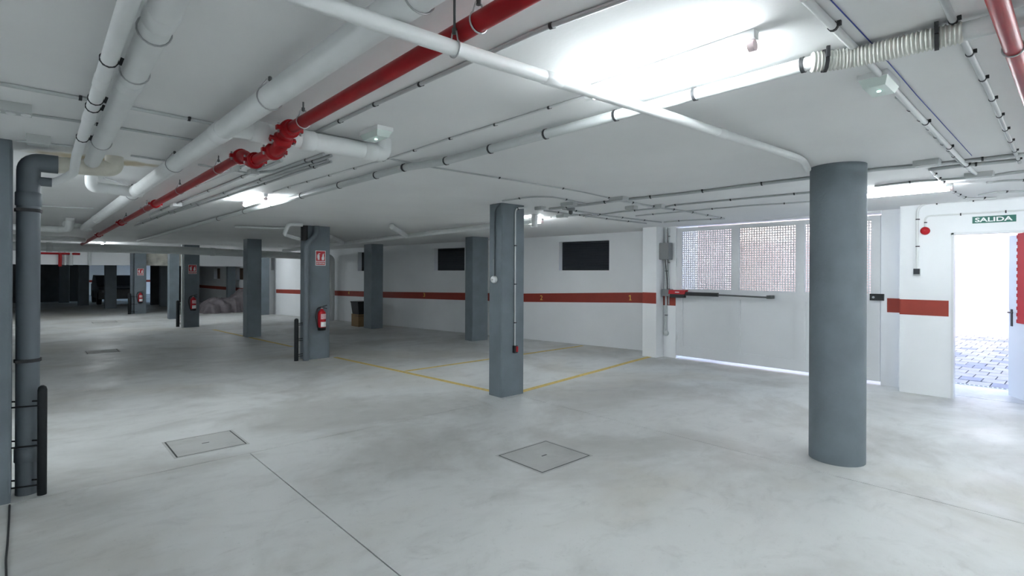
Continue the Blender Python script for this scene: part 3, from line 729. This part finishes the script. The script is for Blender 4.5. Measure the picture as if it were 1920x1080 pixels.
# white drain along the far right bays
q0, q1 = on_ceiling(500, 470, .10), on_ceiling(1010, 408, .09)
Ld = pipe('drain_pipe', 'long white drain under the ceiling in front of the windows', [(5.5, 15.8, zc(15.8, .16)), (5.62, 11.0, zc(11, .12)), (5.75, 6.6, zc(6.6, .085)), (5.72, 5.75, zc(5.75, .08))], .048, M_pvc, n=16, couplings=(3.0, 6.5))
pipe('drain_branch', 'short white branch pipe sloping into the long window drain', [on_ceiling(735, 422, 0), on_ceiling(735, 426, .08), on_ceiling(763, 443, .11)], .045, M_pvc, rad=.05, n=14)
pipe('drain_branch', 'second white branch pipe right of the nearest extinguisher column', [on_ceiling(620, 444, .05), on_ceiling(646, 456, .12)], .045, M_pvc, n=14)
pipe('drain_branch', 'white vertical pipe stub beside the push button column top', [(5.62, 5.62, 2.28), (5.62, 5.62, 2.48)], .048, M_pvc, n=16)
# bent white pipe by the near extinguisher column
bp = [on_y(567, 404, 9.2), on_y(541, 404, 9.2), on_y(533, 440, 9.3), on_y(560, 448, 9.55)]
bp[0].z = zc(9.2, .03); bp[1].z = zc(9.2, .03)
pipe('drain_branch', 'bent white pipe reaching the top of the nearest extinguisher column', bp, .032, M_pvc, rad=.06, n=14)
pipe('service_pipe', 'thin white pipe under the ceiling left of the bent pipe', [on_ceiling(440, 425, .03), on_ceiling(534, 428, .03)], .022, M_condw, n=10)
pipe('downpipe', 'grey painted downpipe with offset on the nearest extinguisher column', [(3.885, 9.494, 2.43), (3.885, 9.494, 2.27), (3.70, 9.494, 2.08), (3.70, 9.494, 0)], .052, M_colpipe, rad=.07, n=16)
tag(MB().tube([(3.70, 9.58, 2.16), (3.70, 9.58, 2.43)], .06, 16).build('pipe_collar', M_black), 'dark collar behind the grey downpipe top on the extinguisher column', 'pipe fitting')
pipe('downpipe', 'white painted downpipe left of the dark shaded column', [(3.235, 17.25, 0), (3.235, 17.25, 2.35)], .035, M_greypipe, n=12)
pipe('downpipe', 'grey downpipe beside the farthest extinguisher column', [(2.90, 24.15, 0), (2.90, 24.15, 2.27)], .06, M_colpipe, n=12)
pipe('sprinkler_branch', 'thin red riser in front of the low far beam', [(.86, 24.3, 1.75), (.86, 24.3, 2.2)], .05, M_red, n=10)
pipe('sprinkler_branch', 'thin red cross pipe above the low far beam', [(.1, 24.3, 2.2), (1.4, 24.3, 2.2)], .035, M_red, n=10)
for i, (px, r) in enumerate(((112, .035), (122, .03), (133, .06), (168, .05))):
    p = on_y(px, 485, 24.3); pipe('beam_riser', 'grey vertical pipe, number %s from the left, on the low far beam' % ('one', 'two', 'three', 'four')[i], [(p.x, 24.32, 1.8), (p.x, 24.32, 2.27)], r, M_greypipe, n=10, group='risers on the far beam')

# ================================================================== CEILING CONDUITS
cc = lambda pts, r=.010: [on_ceiling(x, y, r) for x, y in pts]
def cnd(label, pts, r=.010, m=None, sp=.8, rad=.06, start=.3):
    return conduit('ceiling_conduit', label, cc(pts, r), r, m or M_cond, sp, rad=rad, start=start)
cnd('slim grey conduit on the ceiling just right of the red main', [(1420, -95), (1165, 0), (1013, 56), (833, 138), (700, 197), (590, 250)], .010, sp=.42)
cnd('thin conduit feeding the near ceiling tube lamp', [(1110, 176), (937, 231), (837, 262), (735, 296), (586, 338), (512, 360)], .007, M_condw, .45)
cnd('long thin conduit crossing toward the junction box above the push button column', [(727, 297), (800, 312), (950, 336), (1087, 359), (1150, 373)], .007, sp=.9)
cnd('dark conduit line at the upper left behind the white pipe pair', [(0, 157), (160, 186), (420, 236)], .010, sp=.5)
cnd('second conduit line at upper left from the socket box', [(58, 215), (150, 228), (260, 246), (385, 267)], .008, sp=.5)
cnd('third conduit line at left over the stained pipe', [(30, 264), (140, 275)], .008, sp=0)
cnd('conduit line across the ceiling between left pipe and big drain', [(245, 292), (320, 303)], .007, sp=0)
cnd('conduit line beside the white elbow pipe at left', [(195, 334), (252, 352)], .009, sp=0)
cnd('faint conduit line across the ceiling behind the downpipe', [(70, 386), (175, 391)], .008, sp=0)
cnd('upper conduit of the bundle right of the red main', [(607, 289), (513, 322), (488, 323), (465, 327), (423, 345), (280, 403)], .012, sp=1.1, rad=.1)
cnd('second conduit of the bundle right of the red main', [(621, 292), (511, 329), (398, 370), (253, 424)], .012, sp=1.1)
cnd('third conduit of the bundle right of the red main', [(615, 300), (423, 361), (338, 390), (258, 418)], .010, sp=1.1)
cnd('fourth conduit of the bundle right of the red main', [(621, 303), (417, 371), (319, 401)], .010, sp=1.1)
cnd('short conduit under the red main dip', [(528, 301), (482, 320), (470, 327)], .012, sp=0)
cnd('conduit emerging left of the red main dip', [(465, 305), (440, 320), (427, 324), (336, 361), (262, 391)], .010, sp=1.2)
cnd('small cross conduit linking the bundle boxes', [(372, 309), (440, 320), (475, 327)], .008, sp=0)
cnd('conduit beside the emergency light near the red main', [(500, 237), (590, 250), (675, 267), (710, 276)], .012, sp=.45)
K = 'junction box above the push button column'
cnd('thick conduit running from the hub above the window bay to the round column', [(1030, 392), (1100, 384), (1150, 377), (1280, 363), (1540, 331), (1650, 317), (1722, 311)], .016, sp=.62)
cnd('grey conduit at right passing the first grey box, upper one', [(1752, 308), (1835, 299), (1990, 281)], .014, sp=.35)
cnd('grey conduit at right passing the first grey box, lower one', [(1745, 318), (1800, 311), (1905, 301)], .014, sp=.35)
cnd('conduit crossing left to right under the motion sensor', [(1020, 395), (1105, 406), (1150, 412), (1212, 419)], .011, sp=.6)
cnd('conduit crossing from the sensor to the gate control box', [(1055, 392), (1140, 405), (1240, 417)], .011, sp=.6)
cnd('conduit rising across the hub toward the gate top', [(1098, 407), (1165, 397), (1240, 390), (1262, 385), (1400, 372), (1540, 359)], .011, sp=.7)
cnd('faint conduit parallel to the gate under the ceiling', [(1192, 405), (1276, 397), (1400, 386), (1540, 377)], .009, sp=.9)
cnd('conduit from the hub box running toward the gate corner', [(1160, 376), (1240, 390), (1290, 397), (1358, 410)], .012, sp=.5)
cnd('conduit along the top left corner of the gate', [(1245, 417), (1275, 414), (1358, 410)], .010, sp=.5)
cnd('conduit looping from the push button column top to the hub', [(942, 377), (996, 369), (1036, 369), (1100, 383)], .009, sp=.7, rad=.2)
cnd('conduit by the lit tube behind the push button column', [(1005, 410), (1060, 405), (1110, 402)], .010, sp=.5)
cnd('fat white conduit crossing the upper right beside the blue wire', [(1508, -4), (1600, 88), (1700, 193), (1800, 297), (1836, 333)], .015, M_condw, .9)
cnd('conduit from the emergency light along the fat white conduit', [(1682, 182), (1735, 235), (1775, 278), (1792, 298), (1826, 326)], .010, sp=.28)
cnd('clipped grey conduit at the far upper right', [(1766, -8), (1790, 45), (1818, 100), (1851, 165), (1912, 305)], .012, sp=.42, start=.25)
cnd('grey conduit over the lit tube behind the round column', [(1640, 349), (1720, 340), (1815, 334)], .010, sp=.4)
cnd('grey conduit leaving the second grey box at right', [(1858, 330), (1890, 325), (2000, 313)], .013, sp=.3)
cnd('short curved conduit below the second grey box', [(1850, 343), (1880, 339), (2000, 336)], .010, sp=.4)
cnd('lowest curved conduit at the right edge near the exit sign', [(1835, 366), (1870, 360), (2000, 356)], .010, sp=.4)
cnd('conduit from the first grey box down to the exit wall', [(1743, 318), (1765, 340), (1790, 362), (1811, 372), (1868, 371)], .011, M_condw, .3)
tag(MB().tube([on_ceiling(x, y, .006) for x, y in ((1552, -6), (1640, 87), (1720, 180), (1822, 292))], .0022, 6).build('wire', M_blue), 'thin blue wire along the ceiling at upper right', 'wire')
# boxes
def jbox(label, x, y, sx, sy, h=.045, name='junction_box', m=None):
    p = on_ceiling(x, y, h); e = thing(name, label, 'junction box', (p.x, p.y, p.z)); zt = ceil_z(p.y)
    MB().box((p.x - sx, p.y - sy, p.z + .008), (p.x + sx, p.y + sy, zt)).build('housing', m or M_box, e)
    MB().box((p.x - sx*.94, p.y - sy*.94, p.z), (p.x + sx*.94, p.y + sy*.94, p.z + .008)).build('lid', m or M_box, e)
    for a in (-1, 1):
        for b in (-1, 1): MB().tube([(p.x + a*sx*.8, p.y + b*sy*.8, p.z - .002), (p.x + a*sx*.8, p.y + b*sy*.8, p.z + .004)], .004, 6).build('screw', M_cond, e)
    return e
jbox('grey ceiling junction box nearest the round column', 1738, 311, .055, .085)
jbox('grey ceiling junction box where the fat white conduit ends', 1836, 333, .06, .10)
jbox('grey hub junction box above the window bay', 1160, 377, .06, .10)
jbox('small junction box where conduits cross left of the gate', 1184, 393, .05, .07)
jbox('round topped junction box near the gate corner', 1237, 390, .045, .05)
jbox('small box on the ceiling next to the motion sensor', 1054, 408, .05, .08)
jbox('flat box above the motion sensor', 1067, 386, .05, .10)
jbox('white box at the left end of the hub conduits', 1013, 394, .05, .06)
jbox('white box on the bundle of conduits right of the red main', 475, 328, .035, .05)
jbox('small white box between red main and conduit bundle', 440, 320, .03, .04)
jbox('white box along the far conduit bundle', 330, 388, .05, .10, m=M_white)
e = thing('socket_box', 'row of round sockets in a grey ceiling box at left edge', 'socket box', on_ceiling(28, 211, .05))
p = on_ceiling(25, 212, .05)
MB().box((p.x - .16, p.y - .05, p.z), (p.x + .075, p.y + .05, ceil_z(p.y))).build('housing', M_box, e)
for k in range(4): MB().tube([(p.x - .13 + k*.06, p.y, p.z - .006), (p.x - .13 + k*.06, p.y, p.z + .01)], .021, 14).build('socket', M_white, e)
jbox('pale junction box above the downpipe elbow', 72, 272, .06, .05, .06)
# motion sensor
p = on_ceiling(1070, 398, .06)
e = thing('motion_sensor', 'small dark ceiling motion sensor above the window bay', 'sensor', (p.x, p.y, p.z - .05))
MB().lathe((p.x, p.y, ceil_z(p.y)), (0, 0, -1), [(0, .06), (.03, .055), (.04, .03), (.04, 0)], 16).build('base', M_gbox, e)
MB().lathe((p.x, p.y, ceil_z(p.y) - .04), (0, 0, -1), [(0, .028), (.035, .028), (.05, .012), (.05, 0)], 14).build('eye', M_dsteel, e)
# bulkhead emergency lights
def emergency(label, x, y, sx, sy):
    p = on_ceiling(x, y, .05); e = thing('emergency_light', label, 'emergency light', (p.x, p.y, p.z), 'emergency lights'); zt = ceil_z(p.y)
    MB().box((p.x - sx, p.y - sy, zt - .025), (p.x + sx, p.y + sy, zt)).build('housing', M_white, e)
    a, b, c = .96, .74, zt - .06
    MB().hexa([(p.x - sx*b, p.y - sy*b, c), (p.x + sx*b, p.y - sy*b, c), (p.x + sx*b, p.y + sy*b, c), (p.x - sx*b, p.y + sy*b, c),
               (p.x - sx*a, p.y - sy*a, zt - .025), (p.x + sx*a, p.y - sy*a, zt - .025), (p.x + sx*a, p.y + sy*a, zt - .025), (p.x - sx*a, p.y + sy*a, zt - .025)]).build('lens', M_lens, e)
    MB().lathe((p.x, p.y, c), (0, 0, -1), [(0, .008), (.003, .008), (.003, 0)], 10).build('indicator', M_led, e)
emergency('white emergency light by the upturned elbow pipe', 705, 258, .055, .12)
emergency('white emergency light at upper right near the hose', 1648, 167, .12, .06)

# ================================================================== TUBE LAMPS
def tube_lamp(label, x, y0, y1, drop=.0, X=False):
    yc = (y0 + y1) / 2; zt = ceil_z(yc) - drop
    e = thing('tube_lamp', label, 'ceiling light', (x, yc, zt - .075), 'fluorescent tube lamps')
    MB().box((x - .022, y0, zt - .03), (x + .022, y1, ceil_z(y0) + .002 if not drop else zt)).build('batten', M_white, e)
    MB().tube([(x, y0 + .03, zt - .052), (x, y1 - .03, zt - .052)], .02, 14).build('tube', M_tube, e)
    MB().tube([(x, y0 + .004, zt - .052), (x, y0 + .03, zt - .052)], .0212, 14).build('end_cap', M_pink, e)
    MB().tube([(x, y1 - .03, zt - .052), (x, y1 + .012, zt - .052)], .0225, 14).build('end_cap', M_white, e)
    return e
tube_lamp('bright tube lamp on the near ceiling above the white diagonal pipe', 2.06, .86, 1.68)
tube_lamp('lit tube lamp farther along beside the pale grey pipe', 1.98, 6.25, 7.05)
tube_lamp('distant lit tube lamp near the far cross pipe', 1.5, 17.35, 18.2)
tube_lamp('lit tube lamp close to the gate behind the round column', 6.95, .92, 1.80)
tube_lamp('lit tube lamp behind the push button column top', 5.90, 5.72, 6.57, .03)
tube_lamp('tube lamp at left hidden behind the edge column', -.75, 5.7, 6.55)
tube_lamp('tube lamp in the bay of the covered vehicle', 5.1, 19.3, 20.15)
for lab, x, y in (('added fill tube on the ceiling left behind the viewer', -4.4, -3.9), ('tube lamp on the ceiling straight behind the viewer', 2.06, -3.6), ('added fill tube on the ceiling right behind the viewer', 6.9, -3.6),  # out of view; all but the row lamp added to brighten the room
               ('added fill tube out of view to the left of the viewer', -3.2, 6.4), ('hidden tube lamp added to light the far beam, left one', -1.2, 20.6), ('hidden tube lamp added to light the far beam, right one', 2.0, 21.6), ('added fill tube at the rear right corner behind the viewer', 4.6, -4.6), ('added fill tube beside the exit door out of view', 7.4, -1.7), ('added fill tube between the rear rows behind the viewer', 3.3, -2.7), ('added fill tube at the rear left out of view', -2.0, -4.5), ('added fill tube far left beyond the edge column', -5.0, 4.6), ('added fill tube out of view to the right of the viewer', 4.6, -1.5),  # the pair behind the cross pipe is added to light the beam
               ('added fill tube out of view far to the left', -5.2, 1.0)):
    tube_lamp(lab, x, y, y + .85)

# ================================================================== ON THE FLOOR
def cover(label, x0, x1, y0, y1, dx=0.0):
    e = thing('manhole_cover', label, 'manhole cover', ((x0+x1)/2, (y0+y1)/2, 0))
    gp = .013
    P = lambda x, y: (x + dx * (y - y0) / (y1 - y0), y)
    mb = MB().prism([P(x0, y0), P(x1, y0), P(x1, y1), P(x0, y1)], 0, .0012); mb.build('gap', M_black, e)
    fr = MB()
    for a in ((x0 - .018, x0, y0 - .018, y1 + .018), (x1, x1 + .018, y0 - .018, y1 + .018), (x0, x1, y0 - .018, y0), (x0, x1, y1, y1 + .018)):
        fr.prism([P(a[0], a[2]), P(a[1], a[2]), P(a[1], a[3]), P(a[0], a[3])], 0, .002)
    fr.build('frame', M_cover, e)
    MB().prism([P(x0+gp, y0+gp), P(x1-gp, y0+gp), P(x1-gp, y1-gp), P(x0+gp, y1-gp)], 0, .003).build('lid', M_cover, e)
    xm, ym = (x0+x1)/2, (y0+y1)/2
    MB().box((xm - .03, ym - .006, .003), (xm + .03, ym + .006, .0045)).build('lifting_slot', M_black, e)
cover('square concrete manhole cover nearer the left edge', .945, 1.505, 5.245, 5.79)
cover('square pale manhole cover in front of the push button column', 3.02, 3.62, 2.92, 3.455)
p = on_floor(192, 659); cover('far manhole cover on the dim driveway at left', p.x - .25, p.x + .25, p.y - .25, p.y + .25)
p = on_floor(196, 604); cover('farthest small drain cover on the driveway', p.x - .3, p.x + .3, p.y - .3, p.y + .3)
def line(label, a, b, w=.09):
    a, b = Vector(a), Vector(b); d = (b - a).normalized(); nn = Vector((-d.y, d.x, 0)) * w / 2
    mb = MB(); segs = max(2, int((b - a).length / .4)); q = []
    for k in range(segs + 1):
        c = a + (b - a) * k / segs; q.append((c - nn * random.uniform(.85, 1.08), c + nn * random.uniform(.85, 1.08)))
    for (p0, p1), (p2, p3) in zip(q, q[1:]):
        mb.add([p0, p2, p3, p1, p0 + UP*.0012, p2 + UP*.0012, p3 + UP*.0012, p1 + UP*.0012], [(3,2,1,0),(4,5,6,7),(0,1,5,4),(2,3,7,6),(1,2,6,5),(3,0,4,7)])
    return tag(mb.build('bay_line', M_yellow), label, 'floor marking', 'yellow bay lines')
line('yellow bay line linking the two nearest square columns', (4.25, 9.5, 0), (4.61, 5.35, 0))
line('yellow bay line from behind the push button column toward window two', (4.50, 7.42, 0), (9.0, 7.48, 0))
line('yellow bay line from the push button column to the gate pilaster', (4.87, 5.12, 0), (8.86, 5.66, 0), .10)
p, q = on_floor(400, 618), on_floor(548, 650)
line('faint yellow bay line left of the nearest extinguisher column', (p.x, p.y, 0), (q.x, q.y, 0), .08)
# cable at the very left
tag(MB().tube(fillet([on_floor(x, y, .006) for x, y in ((18, 947), (17, 975), (14, 1020), (11, 1050), (12, 1085), (12, 1120))], .05), .0055, 8).build('cable', M_black), 'thin black cable lying on the floor at the lower left', 'cable')
# covered vehicle
vs, fs = [], []; nu, nv = 56, 30
c0 = Vector((5.82, 23.0, 0)); Lx, Wy = .86, .55
def tarp_h(a, b):                         # a along X -1..1, b along Y -1..1
    ridge = .58 + .34 * math.exp(-((a - .62) / .30) ** 2) - .05 * math.exp(-((a + .05) / .3) ** 2) - .06 * max(0, -a)
    e1 = max(0, 1 - abs(a) ** 5); e2 = max(0, 1 - abs(b) ** 3.2)
    return ridge * e1 ** .42 * e2 ** .5
for i in range(nu + 1):
    for j in range(nv + 1):
        a, b = -1 + 2 * i / nu, -1 + 2 * j / nv
        h_ = tarp_h(a, b)
        side = max(abs(a), abs(b)) ** 4
        nzv = .9 - 3.0 * abs(noise.noise(Vector((a * 2.6 + b * 1.9 + 5, b * 1.7 - a * .8, 2.2)))) + .5 * noise.noise(Vector((a * 4.2 + b * 1.3, b * 2.4, 3.1))) + .6 * noise.noise(Vector((a * 9, b * 5 + a * 4, 7.7)))
        fold = .075 * math.sin(a * 13 + b * 9 + 3.5 * noise.noise(Vector((a * 3, b * 3, 1)))) * (.3 + side)
        flare = 1 + .06 * (1 - h_ / .9)
        x = c0.x + a * Lx * flare + .03 * nzv * side; y = c0.y + b * Wy * (flare + fold * 1.6)
        vs.append((x, y, max(.004, h_ + (.035 * nzv + .07 * (.35 - abs(noise.noise(Vector((a * 5.5 + b * 3, b * 3.1 - a * 2, 9.1)))) * 1.6)) * (h_ > .08) + fold * .5 * (h_ > .1))))
for i in range(nu):
    for j in range(nv):
        k = i * (nv + 1) + j; fs.append((k, k + nv + 1, k + nv + 2, k + 1))
tag(MB().add(vs, fs, True).build('covered_vehicle', M_tarp), 'low vehicle under a crumpled mauve grey tarpaulin', 'covered vehicle')
# boxes behind the dark column by the windows
p = on_floor(672, 613)
e = thing('cardboard_box', 'brown cardboard box on the floor behind the dark column', 'box', (p.x + .25, p.y + .3, 0))
MB().box((p.x, p.y, 0), (p.x + .5, p.y + .45, .36)).build('carton', M_card, e); MB().box((p.x - .003, p.y - .003, .30), (p.x + .503, p.y + .2, .315)).build('tape', M_shutb, e)
e = thing('black_crate', 'black plastic crate resting on the brown cardboard box', 'crate', (p.x + .25, p.y + .25, .36))
MB().hexa([(p.x + .02, p.y + .02, .361), (p.x + .48, p.y + .02, .361), (p.x + .48, p.y + .43, .361), (p.x + .02, p.y + .43, .361), (p.x - .02, p.y - .01, .70), (p.x + .52, p.y - .01, .70), (p.x + .52, p.y + .46, .70), (p.x - .02, p.y + .46, .70)]).build('bin', M_black, e)
MB().box((p.x - .03, p.y - .02, .70), (p.x + .53, p.y + .47, .73)).build('rim', M_rubber, e)
# dark car in the unlit bays
e = thing('parked_car', 'dark car barely visible in the unlit bay beyond the low beam', 'car', (3.3, 33.0, 0))
x0, y0 = 2.45, 31.0
prof = [(0, .28), (0, .72), (.12, .80), (1.0, .92), (1.65, 1.38), (3.0, 1.40), (3.7, .98), (4.1, .92), (4.15, .30)]
n = len(prof)
mb = MB().add([(x0 + .02, y0 + a, z) for a, z in prof] + [(x0 + 1.70, y0 + a, z) for a, z in prof], [tuple(range(n)), tuple(range(2*n-1, n-1, -1))] + [(i, n+i, n+(i+1) % n, (i+1) % n) for i in range(n)])
mb.build('body', M_carp, e)
MB().hexa([(x0+.2, y0+1.02, .94), (x0+1.5, y0+1.02, .94), (x0+1.5, y0+1.05, .95), (x0+.2, y0+1.05, .95), (x0+.3, y0+1.57, 1.335), (x0+1.4, y0+1.57, 1.335), (x0+1.4, y0+1.6, 1.36), (x0+.3, y0+1.6, 1.36)]).build('windscreen', M_glass, e)
for sx in (0.0, 1.56):
    for sy in (.8, 3.3):
        MB().lathe((x0 + sx, y0 + sy, .31), (1, 0, 0), [(0, 0), (0, .29), (.02, .31), (.16, .31), (.18, .29), (.18, 0)], 20).build('wheel', M_rubber, e)
for sx in (.12, 1.35): MB().box((x0 + sx, y0 - .01, .60), (x0 + sx + .25, y0 + .02, .70)).build('headlight', M_gbox, e)

for o in bpy.data.objects:
    if 'world_origin' in o: del o['world_origin']
